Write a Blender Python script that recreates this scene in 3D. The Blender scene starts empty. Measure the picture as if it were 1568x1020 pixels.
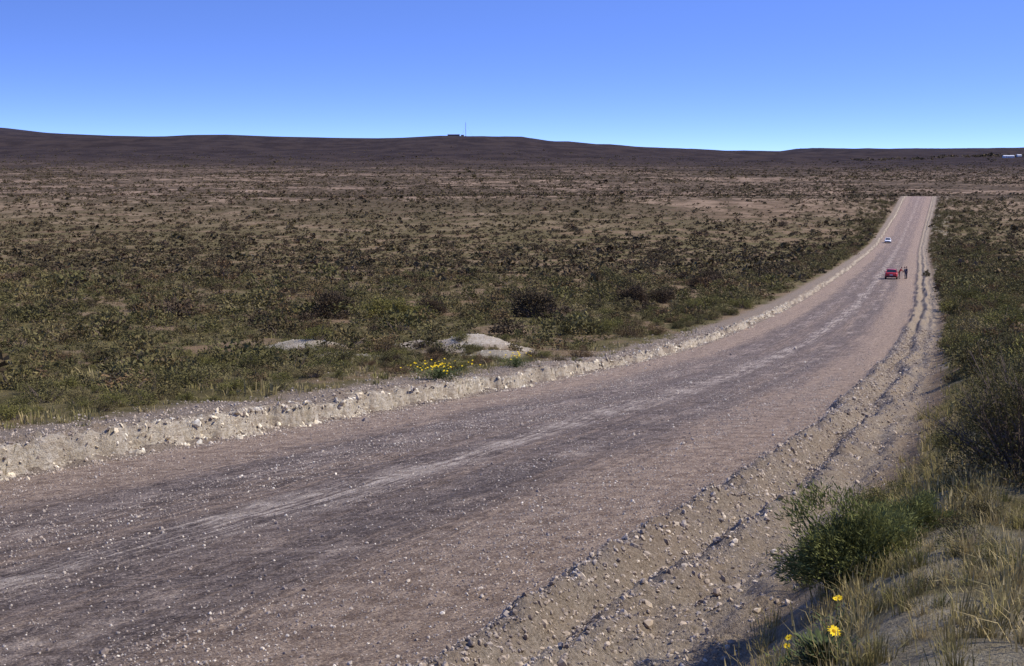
import bpy, bmesh, math, random
import numpy as np
from mathutils import Vector, Matrix, Euler
random.seed(7); RNG=np.random.default_rng(7)
scene=bpy.context.scene
COL=scene.collection

# ------------------------------------------------------------------ terrain functions
def hermite(xs,ys):
    xs=np.array(xs,float); ys=np.array(ys,float)
    d=np.diff(ys)/np.diff(xs)
    m=np.empty_like(ys); m[0]=d[0]; m[-1]=d[-1]
    h=np.diff(xs)
    m[1:-1]=(d[:-1]*h[1:]+d[1:]*h[:-1])/(h[1:]+h[:-1])
    def f(x):
        x=np.asarray(x,float)
        i=np.clip(np.searchsorted(xs,x)-1,0,len(xs)-2)
        t=(x-xs[i])/h[i]; t_=np.clip(t,0,1)
        h00=2*t_**3-3*t_**2+1; h10=t_**3-2*t_**2+t_; h01=-2*t_**3+3*t_**2; h11=t_**3-t_**2
        r=h00*ys[i]+h10*h[i]*m[i]+h01*ys[i+1]+h11*h[i]*m[i+1]
        r=np.where(t<0,ys[0]+(x-xs[0])*m[0],r); r=np.where(t>1,ys[-1]+(x-xs[-1])*m[-1],r)
        return r
    return f
z0=hermite([0,11,25,47,77,120,200,300,400,520,640,700,770,900,1100,1500,3000,9000],
           [-2.9,-3.97,-5.32,-7.72,-10.6,-13.4,-17.4,-21.6,-24.6,-22.6,-18.6,-20.6,-22.9,-22.2,-20,-19,-19,-19])
xc=hermite([-20,11,25,47,77,120,200,400,640,1000],
           [-17.5,-6.0,-0.85,6.0,15.2,28.3,51.4,109,182.6,292])
def _h(ix,iy,s):
    n=(ix.astype(np.int64)*374761393+iy.astype(np.int64)*668265263+s*144665)&0x7fffffff
    n=((n^(n>>13))*1274126177)&0x7fffffff
    n=(n^(n>>16))&0xffff
    return n/65535.0
def vn(x,y,s=0):
    x=np.asarray(x,float);y=np.asarray(y,float)
    ix=np.floor(x);iy=np.floor(y);fx=x-ix;fy=y-iy
    fx=fx*fx*(3-2*fx);fy=fy*fy*(3-2*fy)
    a=_h(ix,iy,s);b=_h(ix+1,iy,s);c=_h(ix,iy+1,s);d=_h(ix+1,iy+1,s)
    return (a*(1-fx)+b*fx)*(1-fy)+(c*(1-fx)+d*fx)*fy
def fbm(x,y,s=0,o=4):
    r=0;a=.5;t=0
    for k in range(o):
        r=r+a*vn(x*2**k+17.3*k,y*2**k+5.1*k,s+k);t+=a;a*=.5
    return r/t
def ss(a,b,x):
    t=np.clip((x-a)/(b-a),0,1);return t*t*(3-2*t)
RR=3600.
sk=np.array([(-400,190),(0,195),(40,201),(100,206),(200,210),(330,211),(352,208),(440,211),(620,213),(690,210),(790,211),(830,217),(960,226),(1060,232),(1190,233),(1220,228),(1330,228),(1568,227),(2400,229)],float)
ridge_x=(sk[:,0]-784)/2178*RR; ridge_z=(237-sk[:,1])/2178*RR
ridge=lambda x:np.interp(x,ridge_x,ridge_z)
HALF=5.65
def cut_edge(Y): return -6.1+ (vn(Y*.9,Y*0+3,21)-.5)*.5+(vn(Y*3.7,Y*0+9,22)-.5)*.4+(vn(Y*8.1,Y*0+9,26)-.5)*.25
MOUNDS=[(-9.4,64.0,2.3,.75,.8),(-1.6,65.5,2.3,.95,.9),(-4.6,69,2.2,.5,.6),(-7.0,59,2.0,.2,.5),(-.6,60.5,1.5,.25,.6)]
def H(x,Y):
    x=np.asarray(x,float);Y=np.asarray(Y,float)
    w=x-xc(Y)
    z=z0(Y)
    s=ss(1300,RR,Y)
    z=z*(1-s)+ridge(x)*s-np.maximum(Y-RR,0)*.02
    roadf=1-ss(720,765,Y)
    aw=np.abs(w)
    on=1-ss(5.0,5.6,aw)
    z=z+roadf*on*(.03*(1-(w/5.6)**2)+ (fbm(w*1.3,Y*.25,3,3)-.5)*.06+(fbm(w*.6,Y*1.7,8,2)-.5)*.05+(fbm(w*6,Y*5,9,2)-.5)*.02)
    near=1-ss(120,400,Y)
    r1=np.exp(-((w-5.9-(vn(Y*.3,Y*0,31)-.5)*.4)/.28)**2)*(.10+.34*fbm(w*2.5,Y*1.2,32,3))
    r2=np.exp(-((w-6.9-(vn(Y*.25,Y*0,33)-.5)*.6)/.24)**2)*(.02+.40*fbm(w*2.5,Y*1.0,34,3))
    r3=np.exp(-((w-7.6-(vn(Y*.2,Y*0,37)-.5)*.4)/.2)**2)*(.18*fbm(w*2.5,Y*1.0,38,3))
    rub=ss(5.3,5.8,w)*(1-ss(7.6,8.4,w))*((fbm(w*5,Y*5,35,4)-.5)*.24)
    trough=-.10*np.exp(-((w-6.4-(vn(Y*.25,Y*0,33)-.5)*.5)/.18)**2)
    z=z+roadf*(r1+r2+r3+rub+trough)*(.45+.55*near)
    B=np.interp(Y,[-50,12,22,40,80,200,700],[1.35,1.3,1.05,.8,.6,.5,.3])
    z=z+roadf*ss(7.4,9.9,w)*B
    z=z+roadf*np.exp(-((w-10.5)/2.0)**2)*(fbm(x*.5,Y*.3,36,3)-.4)*.5*ss(16,30,Y)
    L=-w
    e=-cut_edge(Y)
    hb=np.interp(Y,[0,25,45,80,150,400,800],[.54,.48,.40,.32,.26,.2,.1])*(.75+.5*vn(Y*.45,Y*0,23))
    crumb=(fbm(w*3,Y*3,24,3)-.5)*.22+(fbm(w*9,Y*9,27,3)-.5)*.20
    z=z+roadf*( ss(5.5,6.0,L)*.02*near + (ss(0,.10,L-e)*.9+ss(.1,.5,L-e)*.1)*hb + ss(5.7,5.95,L)*(1-ss(.35,1.0,L-e))*crumb)
    off=ss(7.0,10,aw)
    z=z+off*((fbm(x*.22,Y*.22,41,4)-.5)*.45+(fbm(x*1.3,Y*1.3,45,3)-.5)*.14)
    z=z+ss(30,200,aw)*(fbm(x*.01,Y*.01,51,3)-.5)*np.interp(Y,[0,100,300,700,3000],[0,1.0,2.5,3.0,14])*(1-ss(3000,RR,Y)*.85)
    z=z+ss(1500,3400,Y)*(fbm(x*.006,Y*.002,57,4)-.5)*5
    for mx,my,rad,hh,_ in MOUNDS:
        d=np.hypot((x-mx)*(1),(Y-my)*.9)
        z=z+hh*np.exp(-(d/rad)**2)*(.75+.5*fbm(x*.9,Y*.9,55,3)+.12*fbm(x*5,Y*5,58,3))
    return z
def bare(x,Y):
    w=x-xc(Y)
    a=fbm(x*.010,Y*.012,61,4); b=fbm(x*.22,Y*.16,65,4)
    far=ss(350,600,Y)*(1-ss(1100,1700,Y))
    v=ss(.50,.62,b)*.8*(1-ss(300,600,Y)*.3)
    v=np.maximum(v,far*ss(.48,.58,a*.6+b*.4))
    v=v*.97
    rf=1-ss(700,740,Y)
    v=np.maximum(v,rf*ss(-8.8,-7.2,w)*(w<0)*.9)
    v=np.maximum(v,rf*(1-ss(7.9,8.9,w))*(w>0))
    return np.clip(v,0,1)
def pale(x,Y):
    w=x-xc(Y)
    v=np.zeros_like(w)
    rf=1-ss(690,730,Y)
    L=-w;e=-cut_edge(Y)
    v=np.maximum(v,ss(-.2,-.02,L-e)*(1-ss(.15,.45,L-e))*(.45+.95*fbm(w*1.2,Y*.6,71,3))*np.interp(Y,[0,30,60,200],[1,1,.75,.55]))
    v=np.maximum(v,.10*ss(5.6,6,L)*(1-ss(7.5,9,L)))
    v=np.maximum(v,.2*ss(5.6,6.2,w)*(1-ss(7.4,8.2,w))*(.3+1.4*fbm(w*1.5,Y*.5,73,3)))
    v=np.maximum(v,ss(7.8,8.6,w)*(1-ss(13,16,w))*ss(.54,.66,fbm(x*.4,Y*.3,75,3))*.35)
    v=v*rf
    for mx,my,rad,hh,p in MOUNDS:
        d=np.hypot(x-mx,(Y-my)*.9)/rad
        v=np.maximum(v,p*(1-ss(.5,1.3,d+(fbm(x*1.2,Y*1.2,77,3)-.5)*1.5)))
    return np.clip(v,0,1)

# ------------------------------------------------------------------ material helpers
class NT:
    def __init__(s,m):
        m.use_nodes=True; s.t=m.node_tree; s.t.nodes.clear()
    def n(s,typ,**k):
        nd=s.t.nodes.new(typ)
        for a,b in k.items():
            setattr(nd,a,b)
        return nd
    def l(s,a,b): s.t.links.new(a,b)
def setin(nd,key,v):
    nd.inputs[key].default_value=v
def mixc(T,fac,a,b,mode='MIX'):
    nd=T.n('ShaderNodeMix',data_type='RGBA',blend_type=mode)
    for sock,v in ((nd.inputs[0],fac),(nd.inputs[6],a),(nd.inputs[7],b)):
        if isinstance(v,bpy.types.NodeSocket): T.l(v,sock)
        elif isinstance(v,(tuple,list)): sock.default_value=(*v[:3],1)
        else: sock.default_value=v
    return nd.outputs[2]
def math_(T,op,a,b=None,c=None,clamp=False):
    nd=T.n('ShaderNodeMath',operation=op,use_clamp=clamp)
    for i,v in enumerate((a,b,c)):
        if v is None: continue
        if isinstance(v,bpy.types.NodeSocket): T.l(v,nd.inputs[i])
        else: nd.inputs[i].default_value=v
    return nd.outputs[0]
def rng(T,v,a,b,c=0.,d=1.,smooth=True):
    nd=T.n('ShaderNodeMapRange',interpolation_type='SMOOTHSTEP' if smooth else 'LINEAR')
    T.l(v,nd.inputs[0])
    for i,q in enumerate((a,b,c,d)): nd.inputs[i+1].default_value=q
    return nd.outputs[0]
def noise(T,vec,scale,detail=4,rough=.55,sc=(1,1,1)):
    mp=T.n('ShaderNodeMapping'); T.l(vec,mp.inputs[0]); mp.inputs['Scale'].default_value=sc
    nd=T.n('ShaderNodeTexNoise'); T.l(mp.outputs[0],nd.inputs['Vector'])
    setin(nd,'Scale',scale);setin(nd,'Detail',detail);setin(nd,'Roughness',rough)
    return nd.outputs[0]
def bsdf(T,col,rough=.95,spec=.15,bump=None,bd=.02,bs=1.0,metal=0,transl=0):
    b=T.n('ShaderNodeBsdfPrincipled'); o=T.n('ShaderNodeOutputMaterial')
    if isinstance(col,bpy.types.NodeSocket): T.l(col,b.inputs['Base Color'])
    else: b.inputs['Base Color'].default_value=(*col,1)
    b.inputs['Roughness'].default_value=rough
    b.inputs['Specular IOR Level'].default_value=spec
    b.inputs['Metallic'].default_value=metal
    if bump is not None:
        bn=T.n('ShaderNodeBump'); setin(bn,'Distance',bd); setin(bn,'Strength',bs)
        T.l(bump,bn.inputs['Height']); T.l(bn.outputs[0],b.inputs['Normal'])
    if transl:
        tr=T.n('ShaderNodeBsdfTranslucent');T.l(col,tr.inputs[0]);ms=T.n('ShaderNodeMixShader');ms.inputs[0].default_value=transl
        T.l(b.outputs[0],ms.inputs[1]);T.l(tr.outputs[0],ms.inputs[2]);T.l(ms.outputs[0],o.inputs[0])
    else: T.l(b.outputs[0],o.inputs[0])
    return b
def attr(T,name):
    return T.n('ShaderNodeAttribute',attribute_name=name).outputs['Fac']

def mat_ground():
    m=bpy.data.materials.new('scrubland_soil');T=NT(m)
    pos=T.n('ShaderNodeNewGeometry').outputs['Position']
    sep=T.n('ShaderNodeSeparateXYZ');T.l(pos,sep.inputs[0]);Y=sep.outputs[1]
    lat=attr(T,'lat')
    n1=noise(T,pos,.9,8,.65); n2=noise(T,pos,9,6,.7); n3=noise(T,pos,.12,4)
    soil=mixc(T,rng(T,n1,.35,.65),(.30,.21,.118),(.19,.138,.074))
    soil=mixc(T,rng(T,n3,.4,.6,0,.5),soil,(.26,.165,.094))
    grass=mixc(T,rng(T,n1,.4,.6),(.125,.103,.043),(.195,.155,.07))
    bar=attr(T,'bare')
    c=mixc(T,rng(T,bar,.15,.7),grass,soil)
    nf=noise(T,pos,1,6,.6,(.006,.010,0)); nf2=noise(T,pos,1,6,.7,(.06,.06,0));nf3=noise(T,pos,1,4,.7,(.3,.2,0))
    sc=mixc(T,rng(T,nf3,.42,.60),(.075,.055,.035),(.145,.104,.066))
    tan=mixc(T,rng(T,nf2,.42,.6),(.165,.113,.073),(.34,.24,.16))
    farc=mixc(T,rng(T,math_(T,'ADD',math_(T,'MULTIPLY',nf,.55),math_(T,'MULTIPLY',nf2,.45)),.48,.56),sc,tan)
    c=mixc(T,rng(T,Y,320,700),c,farc)
    nd_=noise(T,pos,1,5,.65,(.02,.012,0))
    dark=mixc(T,rng(T,nd_,.4,.6),(.038,.028,.026),(.062,.045,.038))
    c=mixc(T,rng(T,Y,1100,2100),c,dark)
    c=mixc(T,rng(T,Y,2600,5000,0,.5),c,(.05,.055,.085))  # aerial haze painted into the ground colour, bluer with distance
    verge=math_(T,'MULTIPLY',math_(T,'SUBTRACT',1.0,rng(T,math_(T,'ABSOLUTE',lat),7.4,8.6)),math_(T,'SUBTRACT',1.0,rng(T,Y,690,740)))
    peb=noise(T,pos,26,5,.8)
    vg=mixc(T,rng(T,peb,.38,.62),(.15,.115,.088),(.41,.325,.24))
    vg=mixc(T,rng(T,n1,.45,.6,0,.5),vg,(.32,.235,.16))
    c=mixc(T,math_(T,'MULTIPLY',verge,.9),c,vg)
    pl=attr(T,'pale')
    lay=noise(T,pos,1,4,.6,(1.5,1.5,22))
    pc=mixc(T,rng(T,n2,.35,.65),(.76,.67,.52),(.50,.41,.29))
    pc=mixc(T,rng(T,lay,.50,.60,0,.5),pc,(.42,.33,.23))
    c=mixc(T,pl,c,pc)
    sp=noise(T,pos,38,4,.7)
    c=mixc(T,rng(T,sp,.35,.7,0,.6),c,mixc(T,1.0,c,(.5,.5,.5),'MULTIPLY'))
    h=math_(T,'ADD',math_(T,'MULTIPLY',n2,1.0),math_(T,'MULTIPLY',sp,.5))
    bsdf(T,c,.97,.03,h,.10,1.0)
    return m
def mat_road():
    m=bpy.data.materials.new('gravel_road_surface');T=NT(m)
    pos=T.n('ShaderNodeNewGeometry').outputs['Position']
    sep=T.n('ShaderNodeSeparateXYZ');T.l(pos,sep.inputs[0]);Y=sep.outputs[1]
    w=attr(T,'lat')
    cb=T.n('ShaderNodeCombineXYZ');T.l(w,cb.inputs[0]);T.l(Y,cb.inputs[1])
    v=cb.outputs[0]
    s1=noise(T,v,1,6,.6,(1.1,.03,0)); s2=noise(T,v,1,7,.65,(4.5,.08,0)); s3=noise(T,v,1,4,.6,(.5,.10,0))
    s4=noise(T,v,1,5,.6,(13,.2,0))
    patch=noise(T,v,1,8,.7,(.8,.35,0)); ripple=noise(T,v,1,6,.7,(1.4,3.0,0)); mott=noise(T,v,1,7,.78,(5,2.2,0))
    sp=noise(T,pos,16,7,.88); sp2=noise(T,pos,44,3,.85)
    wj=math_(T,'ADD',w,math_(T,'MULTIPLY',math_(T,'SUBTRACT',s3,.5),2.2))
    aw=math_(T,'ABSOLUTE',math_(T,'ADD',wj,.15))
    edge=rng(T,aw,2.6,4.1)
    gravel=mixc(T,rng(T,sp,.42,.60),(.125,.097,.082),(.50,.40,.32))
    gravel=mixc(T,rng(T,patch,.42,.60,0,.5),gravel,(.47,.36,.27))
    dirt=mixc(T,rng(T,sp,.35,.65),(.50,.36,.24),(.74,.56,.395))
    st=math_(T,'ADD',math_(T,'MULTIPLY',s1,.35),math_(T,'ADD',math_(T,'MULTIPLY',s2,.3),math_(T,'MULTIPLY',s4,.35)))
    f=math_(T,'ADD',math_(T,'MULTIPLY',edge,.8),math_(T,'MULTIPLY',rng(T,st,.49,.57),.7),clamp=True)
    c=mixc(T,f,gravel,dirt)
    dk=math_(T,'MULTIPLY',rng(T,s2,.52,.62),math_(T,'SUBTRACT',1.0,math_(T,'MULTIPLY',edge,.85)))
    c=mixc(T,math_(T,'MULTIPLY',dk,.6),c,(.17,.135,.113))
    def streak(centre,wid,amt,lo,hi,src):
        q=math_(T,'SUBTRACT',1.0,rng(T,math_(T,'ABSOLUTE',math_(T,'ADD',wj,-centre)),wid*.2,wid))
        q=math_(T,'MULTIPLY',q,rng(T,src,lo,hi))
        return math_(T,'MULTIPLY',q,amt)
    mixn=math_(T,'ADD',math_(T,'MULTIPLY',s4,.5),math_(T,'MULTIPLY',patch,.5))
    c=mixc(T,streak(.1,.75,.9,.46,.56,mixn),c,(.86,.72,.56))
    c=mixc(T,streak(1.9,.7,.7,.5,.60,patch),c,(.76,.61,.46))
    c=mixc(T,streak(-2.1,.6,.65,.48,.58,mixn),c,(.72,.58,.45))
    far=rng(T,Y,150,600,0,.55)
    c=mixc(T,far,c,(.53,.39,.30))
    c=mixc(T,rng(T,ripple,.46,.60,0,.6),c,mixc(T,1.0,c,(.55,.52,.50),'MULTIPLY'))
    c=mixc(T,rng(T,mott,.46,.56,0,.6),c,mixc(T,1.0,c,(.5,.47,.46),'MULTIPLY'))
    c=mixc(T,rng(T,sp2,.42,.58,0,.85),c,mixc(T,1.0,c,(.38,.36,.36),'MULTIPLY'))
    vo=T.n('ShaderNodeTexVoronoi');T.l(pos,vo.inputs['Vector']);setin(vo,'Scale',20.)
    h=math_(T,'ADD',math_(T,'ADD',math_(T,'MULTIPLY',sp,1.0),math_(T,'MULTIPLY',vo.outputs[0],-.6)),math_(T,'MULTIPLY',ripple,.8))
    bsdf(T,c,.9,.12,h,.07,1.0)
    return m
def mat_rand(name,cols,rough=.9,spec=.1,nscale=None,transl=0,gain=1.0):
    m=bpy.data.materials.new(name);T=NT(m)
    oi=T.n('ShaderNodeObjectInfo').outputs['Random']
    r=T.n('ShaderNodeValToRGB');T.l(oi,r.inputs[0])
    el=r.color_ramp.elements
    while len(el)<len(cols): el.new(.5)
    for i,c in enumerate(cols):
        el[i].position=i/(len(cols)-1); el[i].color=(*[q*gain for q in c],1)
    c=r.outputs[0]
    pos=T.n('ShaderNodeNewGeometry')
    n=noise(T,pos.outputs['Position'],nscale or 6.0,3,.6)
    c=mixc(T,1.0,c,mixc(T,rng(T,n,.35,.65),(.65,.65,.65),(1.3,1.3,1.2)),'MULTIPLY')
    bsdf(T,c,rough,spec,transl=transl)
    return m
def mat_plain(name,col,rough=.6,spec=.4,metal=0,var=.12,ns=8.):
    m=bpy.data.materials.new(name);T=NT(m)
    tc=T.n('ShaderNodeTexCoord')
    n=noise(T,tc.outputs['Object'],ns,3,.6)
    lo=tuple(c*(1-var) for c in col);hi=tuple(min(1,c*(1+var)) for c in col)
    bsdf(T,mixc(T,rng(T,n,.35,.65),lo,hi),rough,spec,metal=metal)
    return m

# ------------------------------------------------------------------ terrain grid
Wf=np.concatenate([np.arange(-9.0,-7.2,.07),np.arange(-7.2,-5.5,.03),np.arange(-5.5,5.4,.07),np.arange(5.4,7.8,.05),np.arange(7.8,9.55,.07)])
g=[];d=.1;a=9.5
while a<6500: d*=1.04; a+=d; g.append(a)
g=np.array(g); gl=-(g-.5)
Wc=np.concatenate([gl[::-1],Wf,g])
rows=list(np.arange(-300,-20,8))+list(np.arange(-20,2,.6))
y=2.
while y<7500:
    rows.append(y); y+= max(.05,.0038*y) if y<70 else (.008*y if y<900 else .014*y)
Yr=np.array(rows)
nW,nY=len(Wc),len(Yr)
WW,YY=np.meshgrid(Wc,Yr)
XX=xc(YY)+WW
ZZ=H(XX,YY); BB=bare(XX,YY); PP=pale(XX,YY)
idx=np.arange(nW*nY).reshape(nY,nW)
q=np.stack([idx[:-1,:-1],idx[:-1,1:],idx[1:,1:],idx[1:,:-1]],-1)
cW=(WW[:-1,:-1]+WW[1:,1:])/2; cY=(YY[:-1,:-1]+YY[1:,1:])/2
isroad=(np.abs(cW)<HALF)&(cY<745)
P=np.stack([XX,YY,ZZ],-1).reshape(-1,3)
def mesh_from(name,V,Q,attrs,mat,smooth=True):
    used=np.unique(Q); mp=np.full(len(V),-1);mp[used]=np.arange(len(used))
    V2=V[used];Q2=mp[Q]
    me=bpy.data.meshes.new(name)
    me.vertices.add(len(V2));me.vertices.foreach_set('co',V2.astype(np.float32).ravel())
    me.loops.add(Q2.size);me.loops.foreach_set('vertex_index',Q2.astype(np.int32).ravel())
    me.polygons.add(len(Q2));me.polygons.foreach_set('loop_start',(np.arange(len(Q2))*Q2.shape[1]).astype(np.int32))
    me.update(calc_edges=True)
    if smooth: me.polygons.foreach_set('use_smooth',np.ones(len(Q2),bool))
    for k,v in attrs.items():
        at=me.attributes.new(k,'FLOAT','POINT');at.data.foreach_set('value',v.reshape(-1)[used].astype(np.float32))
    me.validate()
    ob=bpy.data.objects.new(name,me);COL.objects.link(ob)
    if mat: me.materials.append(mat)
    return ob
MG=mat_ground();MR=mat_road()
mesh_from('ground',P,q[~isroad],{'bare':BB,'pale':PP,'lat':WW},MG)
mesh_from('gravel_road',P,q[isroad],{'lat':WW},MR)

# ------------------------------------------------------------------ scatter by geometry nodes
def scatter(name,pts,rot,scl,ids,coll):
    n=len(pts)
    me=bpy.data.meshes.new(name);me.vertices.add(n);me.vertices.foreach_set('co',np.asarray(pts,np.float32).ravel())
    a=me.attributes.new('rot','FLOAT_VECTOR','POINT');a.data.foreach_set('vector',np.asarray(rot,np.float32).ravel())
    a=me.attributes.new('scl','FLOAT_VECTOR','POINT');a.data.foreach_set('vector',np.asarray(scl,np.float32).ravel())
    a=me.attributes.new('idx','INT','POINT');a.data.foreach_set('value',np.asarray(ids,np.int32))
    me.update()
    ob=bpy.data.objects.new(name,me);COL.objects.link(ob)
    ng=bpy.data.node_groups.new(name+'_scatter','GeometryNodeTree')
    ng.interface.new_socket('Geometry',in_out='INPUT',socket_type='NodeSocketGeometry')
    ng.interface.new_socket('Geometry',in_out='OUTPUT',socket_type='NodeSocketGeometry')
    N=ng.nodes;Lk=ng.links
    gi=N.new('NodeGroupInput');go=N.new('NodeGroupOutput')
    ip=N.new('GeometryNodeInstanceOnPoints');ci=N.new('GeometryNodeCollectionInfo')
    ci.inputs['Collection'].default_value=coll
    ci.inputs['Separate Children'].default_value=True;ci.inputs['Reset Children'].default_value=True
    ip.inputs['Pick Instance'].default_value=True
    def na(nm,t):
        x=N.new('GeometryNodeInputNamedAttribute');x.data_type=t;x.inputs['Name'].default_value=nm;return x.outputs[0]
    Lk.new(gi.outputs[0],ip.inputs['Points']);Lk.new(ci.outputs[0],ip.inputs['Instance'])
    Lk.new(na('idx','INT'),ip.inputs['Instance Index'])
    Lk.new(na('rot','FLOAT_VECTOR'),ip.inputs['Rotation']);Lk.new(na('scl','FLOAT_VECTOR'),ip.inputs['Scale'])
    Lk.new(ip.outputs[0],go.inputs[0])
    md=ob.modifiers.new('scatter','NODES');md.node_group=ng
    return ob
def collection_of(name,meshes):
    c=bpy.data.collections.new(name)
    for i,me in enumerate(meshes):
        o=bpy.data.objects.new(f'{name}_{i:02d}',me);c.objects.link(o)
    return c

# ---- meshes for plants
def mesh_pf(name,V,F,mats,mi=None,smooth=False):
    me=bpy.data.meshes.new(name);me.from_pydata([tuple(v) for v in V],[],[tuple(f) for f in F])
    for m in mats: me.materials.append(m)
    if mi is not None: me.polygons.foreach_set('material_index',np.asarray(mi,np.int32))
    if smooth: me.polygons.foreach_set('use_smooth',np.ones(len(F),bool))
    me.update();return me
def tube(V,F,M,p,qq,w0,w1,mi):
    dd=qq-p;s=np.cross(dd,[.3,.2,1]);s/=np.linalg.norm(s)+1e-6;t=np.cross(dd,s);t/=np.linalg.norm(t)+1e-6
    b=len(V)
    for pt,ww in((p,w0),(qq,w1)):
        for aa in (0,2.09,4.19): V.append(pt+(s*math.cos(aa)+t*math.sin(aa))*ww)
    for j in range(3):
        F.append((b+j,b+(j+1)%3,b+3+(j+1)%3,b+3+j));M.append(mi)
def shrub_mesh(name,seed,n,leaf,mats,clumps=14,twigs=20,rx=.5,rz=.55,long=2.2,spread=.16,tw=1.0,upb=.8,low=.02,wd=1.0):
    r=np.random.default_rng(seed);V=[];F=[];M=[]
    cs=[]
    for k in range(clumps):
        th=r.uniform(0,2*math.pi);ph=math.acos(r.uniform(low,1));rad=r.uniform(.45,1)
        cs.append((math.cos(th)*math.sin(ph)*rx*rad,math.sin(th)*math.sin(ph)*rx*rad,.08+math.cos(ph)*rz*rad*r.uniform(.75,1.15)))
    cs=np.array(cs)
    for i in range(n):
        c=cs[r.integers(clumps)];p=c+r.normal(0,spread,3)*np.array([1,1,.8])*rx*2*.5
        if p[2]<0: p[2]=abs(p[2])*.3
        out=np.array([p[0],p[1],p[2]*.8+.1]);out/=np.linalg.norm(out)+1e-6
        up=out*upb+r.normal(0,.6,3);up/=np.linalg.norm(up)
        sd=np.cross(up,r.normal(0,1,3));sd/=np.linalg.norm(sd)+1e-6
        L=leaf*r.uniform(.6,1.5);b=len(V);k=L*wd
        V+= [p-sd*k*.35,p+up*L*long*.5+sd*k*.3,p+up*L*long,p+up*L*long*.4-sd*k*.45];F.append((b,b+1,b+2,b+3));M.append(0)
    for i in range(twigs):
        c=cs[r.integers(clumps)]*r.uniform(.9,1.2);b0=np.array([r.normal(0,.04),r.normal(0,.04),-.05]);m=(b0+c)*.5+r.normal(0,.04,3)
        tube(V,F,M,b0,m,.012*tw,.008*tw,1);tube(V,F,M,m,c,.008*tw,.003*tw,1)
        if tw>1.01:
            for _ in range(4):
                e=c+r.normal(0,.09,3)+np.array([0,0,.04]);tube(V,F,M,m+(c-m)*r.uniform(.2,.9),e,.004,.0015,1)
    return mesh_pf(name,V,F,mats,M)
def tuft_mesh(name,seed,n,h,mats,width=.006,spread=.06,lean=.35,heads=0):
    r=np.random.default_rng(seed);V=[];F=[];M=[]
    for i in range(n):
        th=r.uniform(0,6.283);b=np.array([math.cos(th),math.sin(th),0])*abs(r.normal(0,spread))
        az=th+r.normal(0,.6);ln=min(1.1,abs(r.normal(0,lean)));hh=h*r.uniform(.4,1.1)
        dr=np.array([math.cos(az),math.sin(az),0]);s=np.array([-math.sin(az),math.cos(az),0])
        if r.random()<.5: s=s*.6+dr*.5
        p0=b-np.array([0,0,.02]);p1=b+dr*ln*hh*.35+np.array([0,0,hh*.55]);p2=b+dr*ln*hh*.9+np.array([0,0,hh*(1-.3*ln)])
        k=len(V);V+=[p0-s*width,p0+s*width,p1+s*width*.8,p1-s*width*.8,p2];F.append((k,k+1,k+2,k+3));F.append((k+3,k+2,k+4));M+=[0,0]
        if heads and r.random()<heads:
            k=len(V);V+=[p2-s*width*1.5,p2+s*width*1.5,p2+dr*.01+np.array([0,0,.04])];F.append((k,k+1,k+2));M.append(1 if len(mats)>1 else 0)
    return mesh_pf(name,V,F,mats,M)
def stone_mesh(name,seed,mat,sub=1):
    bm=bmesh.new();bmesh.ops.create_icosphere(bm,subdivisions=sub,radius=1)
    r=np.random.default_rng(seed);ax=r.uniform(.65,1.1,3);ax[2]*=.7
    dirs=r.normal(0,1,(5,3));dirs/=np.linalg.norm(dirs,axis=1)[:,None];cut=r.uniform(.5,.85,5)
    for v in bm.verts:
        p=np.array(v.co)
        for dd,cc in zip(dirs,cut):
            k=p@dd
            if k>cc: p=p-dd*(k-cc)
        p=p*ax*(1+r.normal(0,.05));v.co=p
    me=bpy.data.meshes.new(name);bm.to_mesh(me);bm.free();me.materials.append(mat);return me

M_leaf=mat_rand('scrub_foliage',[(.15,.13,.05),(.085,.075,.032),(.185,.148,.064),(.12,.11,.042),(.165,.105,.056),(.07,.06,.028),(.145,.13,.052),(.205,.158,.078)],transl=.1,gain=1.06)
M_leafF=mat_rand('distant_scrub_foliage',[(.135,.105,.05),(.08,.065,.036),(.16,.118,.064),(.105,.088,.042),(.145,.094,.058),(.075,.06,.036),(.18,.132,.072)],nscale=.3,gain=1.0)
M_twig=mat_plain('twig_bark',(.16,.12,.09),.9,.1)
M_straw=mat_rand('straw_grass',[(.40,.31,.155),(.32,.25,.12),(.27,.22,.095),(.42,.33,.175),(.22,.195,.075)],transl=.2)
M_green=mat_rand('green_grass',[(.19,.175,.06),(.235,.195,.08),(.26,.205,.092),(.17,.16,.055)],transl=.2)
M_gbush=mat_rand('green_bush_foliage',[(.155,.165,.055),(.17,.17,.06)],nscale=9,transl=.2)
M_brush=mat_rand('reddish_bush_foliage',[(.095,.066,.042),(.08,.056,.036),(.10,.078,.045)],nscale=9)
M_ybush=mat_rand('yellow_green_shrub_foliage',[(.20,.175,.055),(.17,.155,.05),(.125,.115,.042)],transl=.15)
M_dbush=mat_rand('dark_twiggy_foliage',[(.12,.105,.042),(.10,.085,.035)],nscale=9,transl=.15)
M_gravel=mat_rand('road_gravel_stone',[(.20,.155,.13),(.36,.29,.24),(.25,.20,.17),(.54,.45,.36),(.29,.235,.195),(.72,.63,.52)],.75,.25)
M_rubble=mat_rand('rubble_stone',[(.33,.26,.20),(.45,.365,.285),(.22,.17,.135),(.56,.47,.38),(.38,.30,.23)],.9,.1)
M_calc=mat_rand('pale_limestone_rock',[(.70,.61,.46),(.58,.48,.35),(.76,.69,.56),(.50,.41,.30),(.72,.62,.45)],.95,.05)
M_petal=mat_plain('yellow_petal',(.85,.60,.015),.6,.2,var=.1)
M_disc=mat_plain('flower_disc',(.45,.24,.01),.8,.1)
M_stem=mat_plain('green_stem',(.09,.11,.04),.8,.1)

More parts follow.
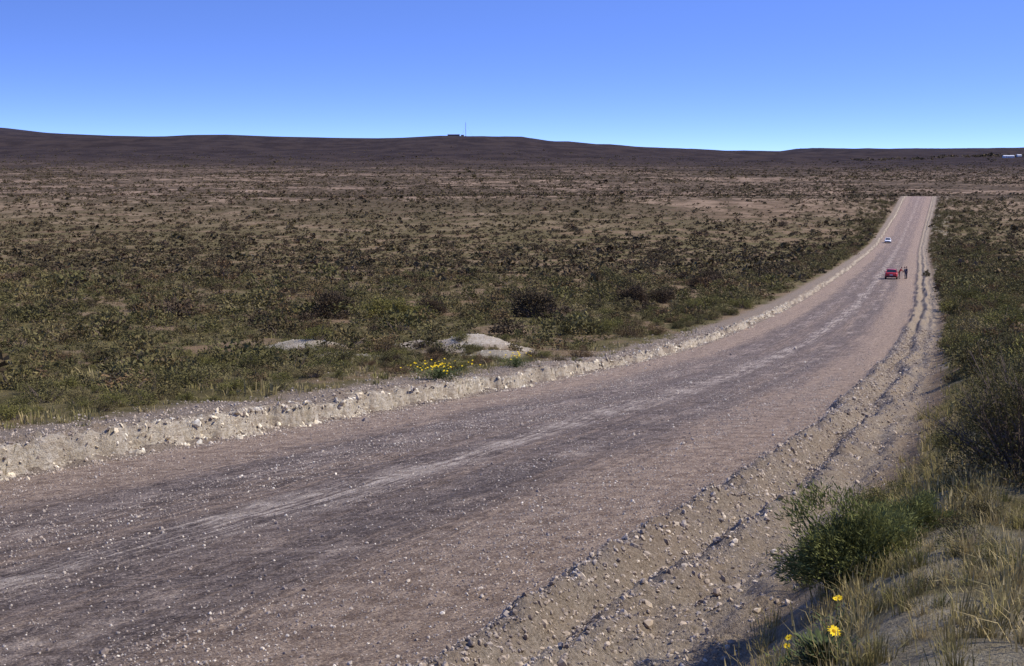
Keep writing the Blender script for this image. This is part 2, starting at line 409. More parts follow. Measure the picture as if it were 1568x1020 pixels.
c_far=collection_of('distant_shrubs',[shrub_mesh(f'far_shrub_{i}',100+i,34,.19,[M_leafF,M_twig],clumps=5,twigs=0,rx=.42,rz=.40,spread=.2,long=1.2,wd=1.3) for i in range(4)])
c_mid=collection_of('scrub_bushes',[shrub_mesh(f'mid_shrub_{i}',200+i,280,.05,[M_leaf,M_twig],clumps=12,twigs=8,rz=.42+.08*(i%3),spread=.18,long=1.6,wd=1.35) for i in range(6)])
c_near=collection_of('near_bushes',[shrub_mesh(f'near_shrub_{i}',300+i,1900,.02,[(M_leaf,M_ybush,M_leaf)[i%3],M_twig],clumps=26,twigs=50,rz=.5,spread=.17,wd=1.3) for i in range(5)])
c_dark=collection_of('tall_dark_bushes',[shrub_mesh(f'dark_shrub_{i}',350+i,700,.035,[M_brush,M_twig],clumps=20,twigs=20,rz=.5,spread=.16,wd=1.3) for i in range(3)])
c_tuft=collection_of('grass_tufts',[tuft_mesh(f'tuft_{i}',400+i,70,.165,[M_green if i in(0,2,4) else M_straw,M_straw],heads=.35,width=.003,lean=.6) for i in range(6)])
c_tuftm=collection_of('mid_grass_tufts',[tuft_mesh(f'mtuft_{i}',450+i,24,.18,[M_straw if i==1 else M_green],width=.011,spread=.13,lean=.8) for i in range(4)])
c_grav=collection_of('gravel_stones',[stone_mesh(f'gs_{i}',500+i,M_gravel) for i in range(5)])
c_rub=collection_of('rubble_stones',[stone_mesh(f'rs_{i}',520+i,M_rubble) for i in range(5)])
c_calc=collection_of('limestone_rocks',[stone_mesh(f'cs_{i}',540+i,M_calc,1) for i in range(6)])

def rand_fan(Ya,Yb,dens,u0=-.44,u1=.44):
    n=int((u1-u0)*.5*(Yb**2-Ya**2)*dens)
    Y=np.sqrt(RNG.uniform(Ya**2,Yb**2,n));u=RNG.uniform(u0,u1,n)
    return u*Y,Y
def zrot(n,tilt=.12):
    return np.stack([RNG.normal(0,tilt,n),RNG.normal(0,tilt,n),RNG.uniform(0,6.283,n)],-1)
def offroad(x,Y,l=-8.0,r=8.6):
    w=x-xc(Y); return (w<l)|(w>r)|(Y>745)
def put(name,x,Y,coll,k,size,zs=1.0,sink=.03,tilt=.1):
    n=len(x);z=H(x,Y)-sink*size
    sc=np.stack([size,size,size*zs],-1)
    return scatter(name,np.stack([x,Y,z],-1),zrot(n,tilt),sc,RNG.integers(0,k,n),coll)

# far scrub
n=100000
t=RNG.random(n);ex=.72
Y=(140**ex+t*(2500**ex-140**ex))**(1/ex);x=RNG.uniform(-.42,.42,n)*Y
b=bare(x,Y);k=offroad(x,Y,-9,9)&(RNG.random(n)>b*.98)&(RNG.random(n)<ss(120,230,Y))&(RNG.random(n)>ss(1300,2500,Y))
x,Y=x[k],Y[k];s=1.05*(Y/200)**.28*RNG.lognormal(-.12,.45,len(x))
put('distant_scrub',x,Y,c_far,4,s,RNG.uniform(.6,1.0,len(x))*(Y/200)**-.1)
# mid scrub
xs=[];ys=[];szs=[]
for Ya,Yb,dn,sz in ((36,100,.5,.85),(100,240,.38,1.12)):
    x,Y=rand_fan(Ya,Yb,dn);b=bare(x,Y);k=offroad(x,Y,-10)&(RNG.random(len(x))>b*.85)&(pale(x,Y)<.3)&(RNG.random(len(x))>ss(140,240,Y))
    x,Y=x[k],Y[k];xs.append(x);ys.append(Y);szs.append(sz*RNG.lognormal(-.14,.55,len(x)))
x=np.concatenate(xs);Y=np.concatenate(ys);s=np.concatenate(szs)
put('scrub',x,Y,c_mid,6,s,RNG.uniform(.65,1.1,len(x)))
# scattered taller dark bushes
x,Y=rand_fan(85,480,.0065);k=offroad(x,Y,-11,11);x,Y=x[k],Y[k]
put('tall_dark_scrub',x,Y,c_dark,3,RNG.lognormal(.62,.28,len(x))*np.interp(Y,[85,480],[1,1.1]),.8)
# grass tufts on the plain
x,Y=rand_fan(20,105,2.0);k=offroad(x,Y,-7.1)&(pale(x,Y)<.45)&(RNG.random(len(x))>bare(x,Y)*.75)&(RNG.random(len(x))>ss(70,105,Y)*.8);x,Y=x[k],Y[k]
put('steppe_grass',x,Y,c_tuftm,4,RNG.lognormal(0,.35,len(x)),1.0)
# near grass right bank
n=8500
Y=RNG.uniform(3.5,34,n);x=RNG.uniform(0,16,n)
w=x-xc(Y);k=(w>7.6)&(w<20)&(np.abs(x)<Y*.42+.5)&(RNG.random(n)<ss(7.6,9.0,w)*(1.05-.8*ss(.48,.59,fbm(x*.45,Y*.35,81,3))));x,Y=x[k],Y[k]
put('bank_grass',x,Y,c_tuft,6,RNG.lognormal(-.12,.35,len(x)),1.0,.02)
# small verge bushes
x,Y=rand_fan(20,62,.5);k=offroad(x,Y,-8.6,9.0)&(pale(x,Y)<.4);x,Y=x[k],Y[k]
put('verge_bushes',x,Y,c_near,5,RNG.lognormal(-.6,.5,len(x)),.8)
x=RNG.uniform(-13,3,40);Y=RNG.uniform(57,72,40);put('mound_bushes',x,Y,c_near,5,RNG.lognormal(-.35,.35,40),.85)
# low shrubs in the near right foreground
Y=RNG.uniform(7.5,16,46);x=xc(Y)+RNG.uniform(9.2,14,46);put('foreground_shrubs',x,Y,c_near,5,RNG.lognormal(-1.15,.3,46),.8)
# denser shrubs on the right bank
Y=RNG.uniform(12,70,420);w=9.6+np.abs(RNG.normal(0,5.0,420))+np.interp(Y,[12,24],[1.6,0]);x=xc(Y)+w
put('bank_shrubs',x,Y,c_near,5,RNG.lognormal(-.1,.33,420)*np.interp(Y,[12,40],[.65,1.1]),.95)
# taller shrubs along both sides of the road
Y=np.concatenate([RNG.uniform(60,230,900),RNG.uniform(230,600,1100)]);x=xc(Y)+8.6+np.abs(RNG.normal(0,7,len(Y)))*np.interp(Y,[100,600],[1,2.5])
Y2=RNG.uniform(85,600,700);x2=xc(Y2)-8.6-np.abs(RNG.normal(0,6,len(Y2)))
Y=np.concatenate([Y,Y2]);x=np.concatenate([x,x2]);f=Y>130
put('roadside_shrubs',x[~f],Y[~f],c_near,5,RNG.lognormal(.05,.35,(~f).sum())*np.interp(Y[~f],[20,60,150],[.6,.9,1.2]),.95)
put('far_roadside_shrubs',x[f],Y[f],c_mid,6,RNG.lognormal(.22,.35,f.sum()),1.0)
# gravel on the road
n=130000
Y=7+RNG.random(n)**1.6*80;w=RNG.uniform(-5.7,5.9,n);x=xc(Y)+w
s=RNG.lognormal(-4.65,.42,n)*(1+Y*.012);k=(RNG.random(n)<.2+.8*ss(.35,.65,fbm(w*1.6,Y*.12,85,3)))&(RNG.random(n)>ss(35,85,Y))
x,Y,s=x[k],Y[k],s[k]
scatter('loose_gravel',np.stack([x,Y,H(x,Y)+s*.12],-1),RNG.uniform(0,6.28,(len(x),3)),np.stack([s,s,s],-1),RNG.integers(0,5,len(x)),c_grav)
# rubble on right windrow and left verge
n=60000
Y=7+RNG.random(n)**1.6*90;side=RNG.random(n)<.62
w=np.where(side,5.5+np.abs(RNG.normal(.8,.75,n)),-5.5-np.abs(RNG.normal(0,1.6,n)));x=xc(Y)+w
s=np.minimum(RNG.lognormal(-4.15,.5,n),.06)*(1+Y*.008)
scatter('roadside_rubble',np.stack([x,Y,H(x,Y)+s*.1],-1),RNG.uniform(0,6.28,(n,3)),np.stack([s,s,s],-1),RNG.integers(0,5,n),c_rub)
n=9000
Y=14+RNG.random(n)**1.5*120;x=xc(Y)+cut_edge(Y)+RNG.normal(.0,.13,n)
k=RNG.random(n)<.15+1.1*fbm(Y*.35,Y*0,91,3)**1.5;x,Y=x[k],Y[k];n=len(x)
s=np.minimum(RNG.lognormal(-3.5,.5,n),.10)*(1+Y*.004)
mx=[];my=[]
for a,b,rad,hh,p in MOUNDS:
    m_=int(160*p);mx.append(a+RNG.normal(0,rad*.6,m_));my.append(b+RNG.normal(0,rad*.6,m_))
mx=np.concatenate(mx);my=np.concatenate(my);ms=np.minimum(RNG.lognormal(-3.7,.4,len(mx)),.06)
x=np.concatenate([x,mx]);Y=np.concatenate([Y,my]);s=np.concatenate([s,ms]);n=len(x)
scatter('limestone_rubble',np.stack([x,Y,H(x,Y)-s*.15],-1),RNG.uniform(0,6.28,(n,3)),np.stack([s*1.4,s,s*.9],-1),RNG.integers(0,6,n),c_calc)

# ------------------------------------------------------------------ single plants
def plant(name,me,x,Y,s,zs=1.0,rz=0):
    o=bpy.data.objects.new(name,me);COL.objects.link(o)
    o.location=(x,Y,float(H(x,Y))-.03);o.scale=(s,s,s*zs);o.rotation_euler=(0,0,rz);return o
gb=shrub_mesh('green_bush',901,17000,.010,[M_gbush,M_stem],clumps=46,twigs=120,rx=.5,rz=.5,long=3.6,spread=.12,upb=1.3)
plant('green_bush',gb,2.6,10.3,1.25,1.0)
plant('green_bush',gb,3.15,11.0,.75,.9,2)
gb2=shrub_mesh('low_shrub',902,6000,.011,[M_ybush,M_twig],clumps=30,twigs=60,rx=.5,rz=.38,long=2.8,spread=.13)
plant('low_shrub',gb2,4.05,14.8,.8,.9)
plant('low_shrub',gb2,5.6,17.5,.8,.8,3)
plant('low_shrub',gb2,4.0,10.2,.65,.8,4)
plant('low_shrub',gb2,3.0,8.6,.4,.8,1)
tb=shrub_mesh('twiggy_bush',903,17000,.012,[M_dbush,M_twig],clumps=70,twigs=150,rx=.75,rz=.95,long=2.4,spread=.12,tw=1.15,low=.05)
plant('twiggy_bush',tb,4.6,12.4,1.05,1.15)
plant('twiggy_bush',tb,5.7,15.6,.95,1.0,2.2)
rb=shrub_mesh('reddish_bush',904,6500,.02,[M_brush,M_twig],clumps=34,twigs=80,rx=.5,rz=.5,spread=.15)
for a in ((-13.8,108,3.8,1.0,0),(1.8,110,4.2,.95,1),(-6.5,112,2.4,1.,2),(11,128,3.4,.9,3),(14,131,2.8,.9,5),(-4.6,55,.9,.8,5),(-16.5,52,.8,.7,2),(-3.2,60,1.0,.7,1),(22,165,3.0,.9,1),(26,185,3,.9,2)): plant('reddish_bush',rb,*a)
yb=shrub_mesh('yellowish_bush',905,5000,.02,[M_ybush,M_twig],clumps=34,twigs=80,rx=.5,rz=.5,spread=.15)
for a in ((-9.3,105,4.0,.85,0),(-7.3,107,2.8,.8,2),(17,122,2.6,.8,1)): plant('yellowish_bush',yb,*a)
plant('dark_bush',shrub_mesh('dark_bush',906,2500,.03,[M_dbush,M_twig],clumps=20,twigs=40,rx=.4,rz=.9),59.9,205,1.2,1.0)

def flower_plant(name,x,Y,n,h,spread,hd,seed,leaves=120,lw=.008):
    r=np.random.default_rng(seed);V=[];F=[];M=[]
    def leaf(p,d,L,wd,mi):
        s=np.cross(d,[0,0,1.])+r.normal(0,.1,3);s/=np.linalg.norm(s)+1e-6;b=len(V)
        V.extend([p,p+d*L*.5+s*wd,p+d*L,p+d*L*.5-s*wd]);F.append((b,b+1,b+2,b+3));M.append(mi)
    for i in range(n):
        th=r.uniform(0,6.28);q0=abs(r.normal(0,spread*.25));tp=abs(r.normal(0,spread*.5))
        b0=np.array([math.cos(th)*q0,math.sin(th)*q0,0]);hh=h*r.uniform(.7,1.1)
        c=np.array([math.cos(th)*tp,math.sin(th)*tp,hh]);m=(b0+c)/2+r.normal(0,.01,3)
        tube(V,F,M,b0,m,.004,.003,2);tube(V,F,M,m,c,.003,.0025,2)
        for _ in range(5):
            tt=r.uniform(.1,.9);d=r.normal(0,1,3);d[2]=abs(d[2])*.5;d/=np.linalg.norm(d);leaf(b0+(c-b0)*tt,d,.05,lw,2)
        nd=np.array([r.normal(0,.35),-.35+r.normal(0,.3),1.]);nd/=np.linalg.norm(nd)
        u=np.cross(nd,[1,0,0]);u/=np.linalg.norm(u);v=np.cross(nd,u);R=hd*r.uniform(.8,1.1)
        for k in range(14):
            a=k/14*6.283+r.normal(0,.05);d=u*math.cos(a)+v*math.sin(a);s=-u*math.sin(a)+v*math.cos(a);b=len(V)
            V.extend([c+d*R*.25-s*R*.08,c+d*R*.25+s*R*.08,c+d*R*.7+s*R*.15+nd*R*.12,c+d*R*1.0+nd*R*.06,c+d*R*.7-s*R*.15+nd*R*.12]);F.append((b,b+1,b+2,b+3,b+4));M.append(0)
        b=len(V);V.append(c+nd*R*.16)
        for k in range(8):
            a=k/8*6.283;V.append(c+(u*math.cos(a)+v*math.sin(a))*R*.3+nd*R*.04)
        for k in range(8): F.append((b,b+1+k,b+1+(k+1)%8));M.append(1)
    for i in range(leaves):
        th=r.uniform(0,6.28);rr=abs(r.normal(0,spread*.5));p=np.array([math.cos(th)*rr,math.sin(th)*rr,r.uniform(0,h*.55)])
        d=np.array([math.cos(th),math.sin(th),r.uniform(.2,1.3)])+r.normal(0,.3,3);d/=np.linalg.norm(d);leaf(p,d,r.uniform(.03,.08),lw,2)
    me=mesh_pf(name,V,F,[M_petal,M_disc,M_stem],M)
    o=bpy.data.objects.new(name,me);COL.objects.link(o);o.location=(x,Y,float(H(x,Y))-.01);return o
flower_plant('yellow_daisy_plant',1.6,7.05,1,.26,.16,.038,11,1100)
flower_plant('yellow_daisy_plant',1.55,7.7,2,.26,.12,.022,2,60)
flower_plant('yellow_daisy_plant',1.9,8.1,2,.28,.14,.022,3,60)
flower_plant('yellow_daisy_plant',1.32,6.9,1,.22,.05,.02,4,20)
flower_plant('yellow_flower_clump',-2.15,42,60,.45,1.1,.034,5,1500,.015)
flower_plant('yellow_flower_clump',0.15,51,34,.5,.8,.034,6,1000,.015)

# ------------------------------------------------------------------ vehicles
def loft(name,rings,mat,parent,smooth=True,bev=0):
    n=len(rings[0]);V=[p for r in rings for p in r];F=[]
    for i in range(len(rings)-1):
        for j in range(n):
            F.append((i*n+j,i*n+(j+1)%n,(i+1)*n+(j+1)%n,(i+1)*n+j))
    F.append(tuple(range(n))[::-1]);F.append(tuple((len(rings)-1)*n+j for j in range(n)))
    me=mesh_pf(name,V,F,[mat],smooth=smooth);bm=bmesh.new();bm.from_mesh(me);bmesh.ops.recalc_face_normals(bm,faces=bm.faces);bm.to_mesh(me);bm.free()
    o=bpy.data.objects.new(name,me);COL.objects.link(o);o.parent=parent
    if bev:
        b=o.modifiers.new('b','BEVEL');b.width=bev;b.segments=2;b.limit_method='ANGLE'
    return o
def box(name,c,s,mat,parent,bev=.02):
    bm=bmesh.new();bmesh.ops.create_cube(bm,size=1)
    for v in bm.verts: v.co=(v.co.x*s[0],v.co.y*s[1],v.co.z*s[2])
    bmesh.ops.bevel(bm,geom=bm.edges[:],offset=min(bev,min(s)*.3),segments=2,affect='EDGES')
    me=bpy.data.meshes.new(name);bm.to_mesh(me);bm.free();me.materials.append(mat)
    o=bpy.data.objects.new(name,me);COL.objects.link(o);o.location=c;o.parent=parent;return o
M_glass=mat_plain('car_window_glass',(.015,.018,.02),.08,.6);M_tyre=mat_plain('tyre_rubber',(.02,.02,.02),.85,.2)
M_hub=mat_plain('wheel_metal',(.5,.5,.5),.35,.5,.7);M_black=mat_plain('black_trim',(.03,.03,.03),.6,.3)
M_tail=mat_plain('tail_lamp_lens',(.45,.02,.015),.2,.6);M_head=mat_plain('headlamp_lens',(.75,.77,.8),.1,.7);M_plate=mat_plain('number_plate',(.7,.7,.68),.5,.3)
def wheel(nm,x,y,par):
    prof=[(.0,.11),(.19,.11),(.21,.09),(.29,.10),(.315,.07),(.315,-.07),(.29,-.10),(.0,-.10)]
    V=[];F=[];N=24
    for r_,a in prof:
        for k in range(N):
            t=k/N*6.2832;V.append((a,r_*math.cos(t),r_*math.sin(t)))
    mi=[]
    for i in range(len(prof)-1):
        for k in range(N):
            F.append((i*N+k,i*N+(k+1)%N,(i+1)*N+(k+1)%N,(i+1)*N+k));mi.append(1 if i<2 else 0)
    me=mesh_pf(nm,V,F,[M_tyre,M_hub],mi,True);o=bpy.data.objects.new(nm,me);COL.objects.link(o);o.parent=par
    o.location=(x,y,.315)
    if x<0:o.rotation_euler=(0,0,math.pi)
def car(name,x,Y,heading,paint):
    e=bpy.data.objects.new(name,None);COL.objects.link(e)
    d=Vector((math.sin(heading),math.cos(heading)));h=1.3
    zf=float(H(x+d.x*h,Y+d.y*h));zb=float(H(x-d.x*h,Y-d.y*h))
    e.location=(x,Y,(zf+zb)/2+.01)
    e.rotation_euler=(Matrix.Rotation(-heading,4,'Z')@Matrix.Rotation(math.atan2(zf-zb,2*h),4,'X')).to_euler()
    def ring(y,hw,zl,zb):
        zm=(zl+zb)/2
        return [(-hw*.90,y,zl),(-hw,y,zl+.10),(-hw,y,zm+.05),(-hw*.95,y,zb-.03),(-hw*.80,y,zb),(0,y,zb+.02),(hw*.80,y,zb),(hw*.95,y,zb-.03),(hw,y,zm+.05),(hw,y,zl+.10),(hw*.90,y,zl)]
    st=[(-2.1,.70,.40,.82),(-2.05,.78,.32,.90),(-1.8,.83,.28,.94),(-1.0,.85,.24,.95),(0,.86,.24,.93),(.7,.86,.24,.90),(1.2,.85,.24,.84),(1.8,.82,.28,.76),(2.05,.76,.32,.66),(2.12,.66,.40,.58)]
    loft('body',[ring(*a) for a in st],paint,e)
    base=[(-.74,-1.75,.90),(.74,-1.75,.90),(.76,.0,.90),(.74,1.12,.86),(-.74,1.12,.86),(-.76,.0,.90)]
    top=[(-.60,-1.30,1.33),(.60,-1.30,1.33),(.62,-.2,1.35),(.58,.42,1.33),(-.58,.42,1.33),(-.62,-.2,1.35)]
    loft('windows',[base,top],M_glass,e,False)
    rt=[(a*1.0,b,c-.01) for a,b,c in top];r1=[(a*1.04,b*1.02,c+.02) for a,b,c in top];r2=[(a*.8,b*.85,c+.06) for a,b,c in top]
    loft('roof',[rt,r1,r2],paint,e,True)
    for sx in (-1,1):
        for (bx,by,bz),(tx,ty,tz) in (((.745,-1.72,.9),(.605,-1.3,1.35)),((.745,1.1,.87),(.585,.42,1.35)),((.765,-.25,.9),(.62,-.3,1.35))):
            V=[];F=[];M=[];tube(V,F,M,np.array([sx*bx,by,bz]),np.array([sx*tx,ty,tz]),.045,.04,0)
            o=bpy.data.objects.new('pillar',mesh_pf('pillar',V,F,[paint],M));COL.objects.link(o);o.parent=e
        wheel('wheel',sx*.76,1.30,e);wheel('wheel',sx*.76,-1.28,e)
        box('tail_lamp',(sx*.62,-2.075,.76),(.22,.05,.14),M_tail,e)
        box('headlamp',(sx*.56,2.09,.58),(.26,.06,.13),M_head,e)
        box('door_mirror',(sx*.90,.75,.93),(.14,.08,.11),paint,e)
        box('door_gap',(sx*.858,-.25,.6),(.006,.02,.55),M_black,e,.001)
    box('rear_bumper',(0,-2.12,.42),(1.5,.12,.16),M_black,e);box('front_bumper',(0,2.13,.38),(1.46,.12,.16),M_black,e)
    box('grille',(0,2.12,.56),(.75,.03,.1),M_black,e,.005);box('number_plate',(0,-2.10,.62),(.40,.02,.11),M_plate,e,.003)
    return e
M_red=mat_plain('red_car_paint',(.50,.035,.03),.3,.5,var=.05);M_white=mat_plain('white_car_paint',(.80,.80,.80),.3,.5,var=.03)
HEAD=math.atan(.289)
car('red_car',53.5,200,HEAD,M_red)
car('white_car',105.7,400,HEAD+math.pi,M_white)

# ------------------------------------------------------------------ people
M_skin=mat_plain('skin',(.42,.25,.17),.6,.3);M_hair=mat_plain('dark_hair',(.03,.02,.015),.8,.2)
def person(name,x,Y,face,shirt,trous,arm=0.0,bend=0.0):
    e=bpy.data.objects.new(name,None);COL.objects.link(e);e.location=(x,Y,float(H(x,Y)));e.rotation_euler=(0,0,face)
    V=[];E=[];R=[];roots=[]
    def chain(pts,start=None):
        p=start
        for (co,r) in pts:
            V.append(co);R.append(r);i=len(V)-1
            if p is not None:E.append((p,i))
            else: roots.append(i)
            p=i
        return p
    by=math.sin(bend);bz=math.cos(bend)
    def up(h,xo=0,yo=0): return (xo,by*h+yo,.93+bz*h)
    pel=chain([((0,0,.93),.14)])
    waist=chain([(up(.16),.125)],pel);chest=chain([(up(.38),.15)],waist);nk=chain([(up(.52),.07),(up(.60),.055)],chest)
    hands=[]
    for s in (-1,1):
        sh=chain([(up(.47,s*.17),.065)],chest)
        a=arm if s>0 else arm*.6
        el=(s*.25,by*.47+math.sin(a)*.27,.93+bz*.47-math.cos(a)*.28)
        wr=(s*.25,el[1]+math.sin(a+.5)*.24,el[2]-math.cos(a+.5)*.24)
        chain([(el,.043),(wr,.028),((wr[0],wr[1]+.03,wr[2]-.06),.034)],sh);hands.append(wr)
        kn=(s*.11,.03,.50);chain([((s*.10,0,.86),.095),(kn,.062),((s*.12,-.01,.10),.042),((s*.12,.02,.045),.045),((s*.13,.15,.035),.035)],pel)
    for s,wr in zip((-1,1),hands):
        for k in range(5):
            if k<4:
                fx=wr[0]+(k-1.5)*.019*1;L=(.065,.078,.072,.055)[k]
                b=(fx,wr[1]+.035,wr[2]-.08);m=(fx,b[1]+.012,b[2]-L*.55);t=(fx,m[1]+.022,m[2]-L*.4)
            else:
                b=(wr[0]-s*.03,wr[1]+.03,wr[2]-.045);m=(b[0]-s*.022,b[1]+.015,b[2]-.03);t=(m[0]-s*.006,m[1]+.012,m[2]-.026)
            chain([(b,.010),(m,.009),(t,.007)])
    me=bpy.data.meshes.new('tmp');me.from_pydata(V,E,[]);o=bpy.data.objects.new('body',me);COL.objects.link(o)
    md=o.modifiers.new('s','SKIN');md.use_smooth_shade=True
    for i,r in enumerate(R):
        sv=me.skin_vertices[0].data[i];sv.radius=(r*(1.25 if r>.12 else 1),r);sv.use_root=i in roots
    sb=o.modifiers.new('d','SUBSURF');sb.levels=1;sb.render_levels=1
    dg=bpy.context.evaluated_depsgraph_get();m2=bpy.data.meshes.new_from_object(o.evaluated_get(dg));bpy.data.objects.remove(o)
    for mm in (shirt,trous,M_skin,M_black): m2.materials.append(mm)
    for p in m2.polygons:
        c=p.center
        if c.z<.09: k=3
        elif abs(c.x)>.19 and any((c-Vector(h)).length<.16 or c.z<h[2] for h in hands) and c.z>.55: k=2
        elif c.z<.95 and abs(c.x)<.21: k=1
        elif (c-Vector(up(.58))).length<.07: k=2
        else: k=0
        p.material_index=k;p.use_smooth=True
    o=bpy.data.objects.new('body',m2);COL.objects.link(o);o.parent=e
    hc=Vector(up(.72,0,.01))
    bm=bmesh.new();bmesh.ops.create_uvsphere(bm,u_segments=24,v_segments=18,radius=1)
    for v in bm.verts:
        c=v.co.copy();xx,yy,zz=c.x*.076,c.y*.095,c.z*.115
        if c.z<-.2: xx*=1+.25*(c.z+.2);yy*=1+.1*(c.z+.2)
        if c.y>.8 and abs(c.x)<.25: yy+= .022*math.exp(-((c.z+.12)/.16)**2)*(1-abs(c.x)/.25)
        if c.y>.75 and .2<abs(c.x)<.55: yy-=.008*math.exp(-((c.z-.08)/.12)**2)
        v.co=(xx,yy,zz)
    m=bpy.data.meshes.new('head');bm.to_mesh(m);bm.free();m.materials.append(M_skin);m.materials.append(M_hair);m.materials.append(M_black)
    for p in m.polygons:
        p.use_smooth=True;c=p.center
        if c.z>.055 or (c.y<-.01 and c.z>-.05): p.material_index=1
    h=bpy.data.objects.new('head',m);COL.objects.link(h);h.parent=e;h.location=hc;h.rotation_euler=(-bend*.6,0,0)
    for s in (-1,1):
        for nm,c,r,mt in (('eye',(s*.03,.082,.008),(.011,.008,.007),M_black),('ear',(s*.076,-.005,-.005),(.010,.022,.03),M_skin)):
            bm=bmesh.new();bmesh.ops.create_uvsphere(bm,u_segments=10,v_segments=8,radius=1)
            for v in bm.verts: v.co=(v.co.x*r[0],v.co.y*r[1],v.co.z*r[2])
            m=bpy.data.meshes.new(nm);bm.to_mesh(m);bm.free();m.materials.append(mt);q_=bpy.data.objects.new(nm,m);COL.objects.link(q_);q_.parent=h;q_.location=c
    box('mouth',(0,.085,-.052),(.04,.008,.006),M_tail,h,.002)
    return e
M_dk=mat_plain('dark_blue_jacket',(.03,.035,.06),.85,.1);M_jean=mat_plain('dark_trousers',(.035,.04,.06),.85,.1)
M_rs=mat_plain('red_shirt',(.42,.07,.06),.85,.1);M_kh=mat_plain('brown_trousers',(.14,.10,.08),.85,.1)
person('person',55.45,200.0,1.2,M_dk,M_jean,.5,.15)
person('person',54.75,200.6,-1.7,M_rs,M_kh,.9,.45)
person('person',55.85,200.7,1.6,M_dk,M_jean,.2,.05)

# ------------------------------------------------------------------ far structures
M_wall=mat_plain('dark_far_wall',(.10,.08,.08),.9,.1);M_ww=mat_plain('white_wall',(.75,.75,.74),.8,.2);M_steel=mat_plain('mast_steel',(.18,.17,.18),.6,.3,.4)
V=[];F=[];M=[];Ht=36;hw=1.0
legs=[np.array([math.cos(a)*hw,math.sin(a)*hw,0]) for a in (0,2.09,4.19)]
for l in legs: tube(V,F,M,l,l*.5+np.array([0,0,Ht]),.28,.2,0)
for k in range(18):
    f0=1-.5*k/18;f1=1-.5*(k+1)/18
    for j in range(3): tube(V,F,M,legs[j]*f0+np.array([0,0,Ht*k/18]),legs[(j+1)%3]*f1+np.array([0,0,Ht*(k+1)/18]),.12,.12,0)
for l in legs:
    for hh in (18,32): tube(V,F,M,l*20,l*.6+np.array([0,0,hh]),.05,.05,0)
tube(V,F,M,np.array([0,0,Ht-.5]),np.array([0,0,Ht+5]),.12,.06,0)
o=bpy.data.objects.new('radio_mast',mesh_pf('radio_mast',V,F,[M_steel],M));COL.objects.link(o);o.location=(-116,3590,float(H(-116,3590))-1)
def house(name,x,Y,L,D,Hh,wall,roofm,rot=0,nwin=6):
    e=bpy.data.objects.new(name,None);COL.objects.link(e);e.location=(x,Y,float(H(x,Y))-.3);e.rotation_euler=(0,0,rot)
    box('walls',(0,0,Hh/2),(L,D,Hh),wall,e,.02)
    rg=[[(-L/2-.4,-D/2-.4,Hh+.01),(L/2+.4,-D/2-.4,Hh+.01),(L/2+.4,D/2+.4,Hh+.01),(-L/2-.4,D/2+.4,Hh+.01)],[(-L/2-.4,-.05,Hh+1.3),(L/2+.4,-.05,Hh+1.3),(L/2+.4,.05,Hh+1.3),(-L/2-.4,.05,Hh+1.3)]]
    loft('roof',rg,roofm,e,False)
    for i in range(nwin):
        box('window' if i!=nwin//2 else 'door',(-L/2+(i+.5)*L/nwin,-D/2-.02,Hh*.5 if i!=nwin//2 else 1.05),(1.4 if i!=nwin//2 else 1,.08,1.2 if i!=nwin//2 else 2.1),M_glass,e,.01)
    return e
house('relay_station_building',-146,3592,30,9,4.2,M_wall,M_wall)
house('relay_station_hut',-124,3594,7,6,3.6,M_wall,M_wall,0,2)
M_rf=mat_plain('pale_roof_sheet',(.6,.6,.6),.5,.3)
house('white_farm_building',800,2310,17,8,3.0,M_ww,M_rf)
house('white_farm_shed',824,2330,7,6,2.6,M_ww,M_rf,.2,3)
x=RNG.uniform(560,1150,260);Y=2380+RNG.normal(0,35,260)+ (x-800)*.1
put('distant_tree_line',x,Y,c_far,4,RNG.lognormal(1.9,.3,260),.7)

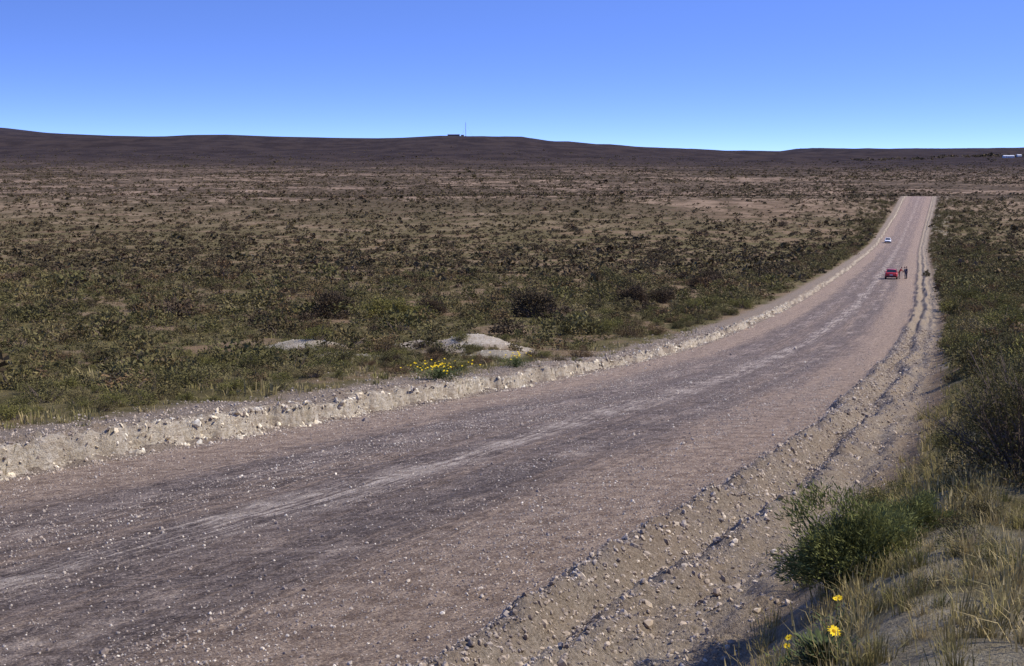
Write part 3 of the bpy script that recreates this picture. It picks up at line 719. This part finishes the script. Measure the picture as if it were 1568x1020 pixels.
# ------------------------------------------------------------------ camera
cam_d=bpy.data.cameras.new('camera');cam=bpy.data.objects.new('camera',cam_d);COL.objects.link(cam)
cam_d.lens=50;cam_d.sensor_width=36;cam_d.clip_end=20000;cam_d.clip_start=.1
PITCH=math.atan((510-237)/2178)
cam.rotation_euler=(math.pi/2-PITCH,0,0);cam.location=(0,0,0)
scene.camera=cam

# ------------------------------------------------------------------ light
EL=math.radians(48);AZ=math.radians(93)
sd=bpy.data.lights.new('sun','SUN');sd.energy=5.0;sd.angle=math.radians(.5);sd.color=(1,.94,.83)
so=bpy.data.objects.new('sun',sd);COL.objects.link(so)
dv=Vector((math.sin(AZ)*math.cos(EL),math.cos(AZ)*math.cos(EL),math.sin(EL)))
so.rotation_euler=dv.to_track_quat('Z','Y').to_euler()
W=bpy.data.worlds.new('World');scene.world=W;W.use_nodes=True
nt=W.node_tree;nt.nodes.clear()
tc=nt.nodes.new('ShaderNodeTexCoord');mp=nt.nodes.new('ShaderNodeMapping');mp.inputs['Scale'].default_value=(1,1,5.0);mp.inputs['Location'].default_value=(0,0,.09)
nm_=nt.nodes.new('ShaderNodeVectorMath');nm_.operation='NORMALIZE'
sky=nt.nodes.new('ShaderNodeTexSky');sky.sky_type='NISHITA';sky.sun_disc=False;sky.sun_elevation=EL;sky.sun_rotation=AZ
sky.altitude=100;sky.air_density=1.0;sky.dust_density=.2;sky.ozone_density=1.4
tint=nt.nodes.new('ShaderNodeMix');tint.data_type='RGBA';tint.blend_type='MULTIPLY';tint.inputs[0].default_value=1;tint.inputs[7].default_value=(.92,1.10,1.85,1)
bg=nt.nodes.new('ShaderNodeBackground');bg.inputs[1].default_value=.15
wo=nt.nodes.new('ShaderNodeOutputWorld')
nt.links.new(tc.outputs['Generated'],mp.inputs[0]);nt.links.new(mp.outputs[0],nm_.inputs[0]);nt.links.new(nm_.outputs[0],sky.inputs[0])
nt.links.new(sky.outputs[0],tint.inputs[6]);nt.links.new(tint.outputs[2],bg.inputs[0]);nt.links.new(bg.outputs[0],wo.inputs[0])
scene.view_settings.view_transform='Standard';scene.view_settings.look='None';scene.view_settings.exposure=0
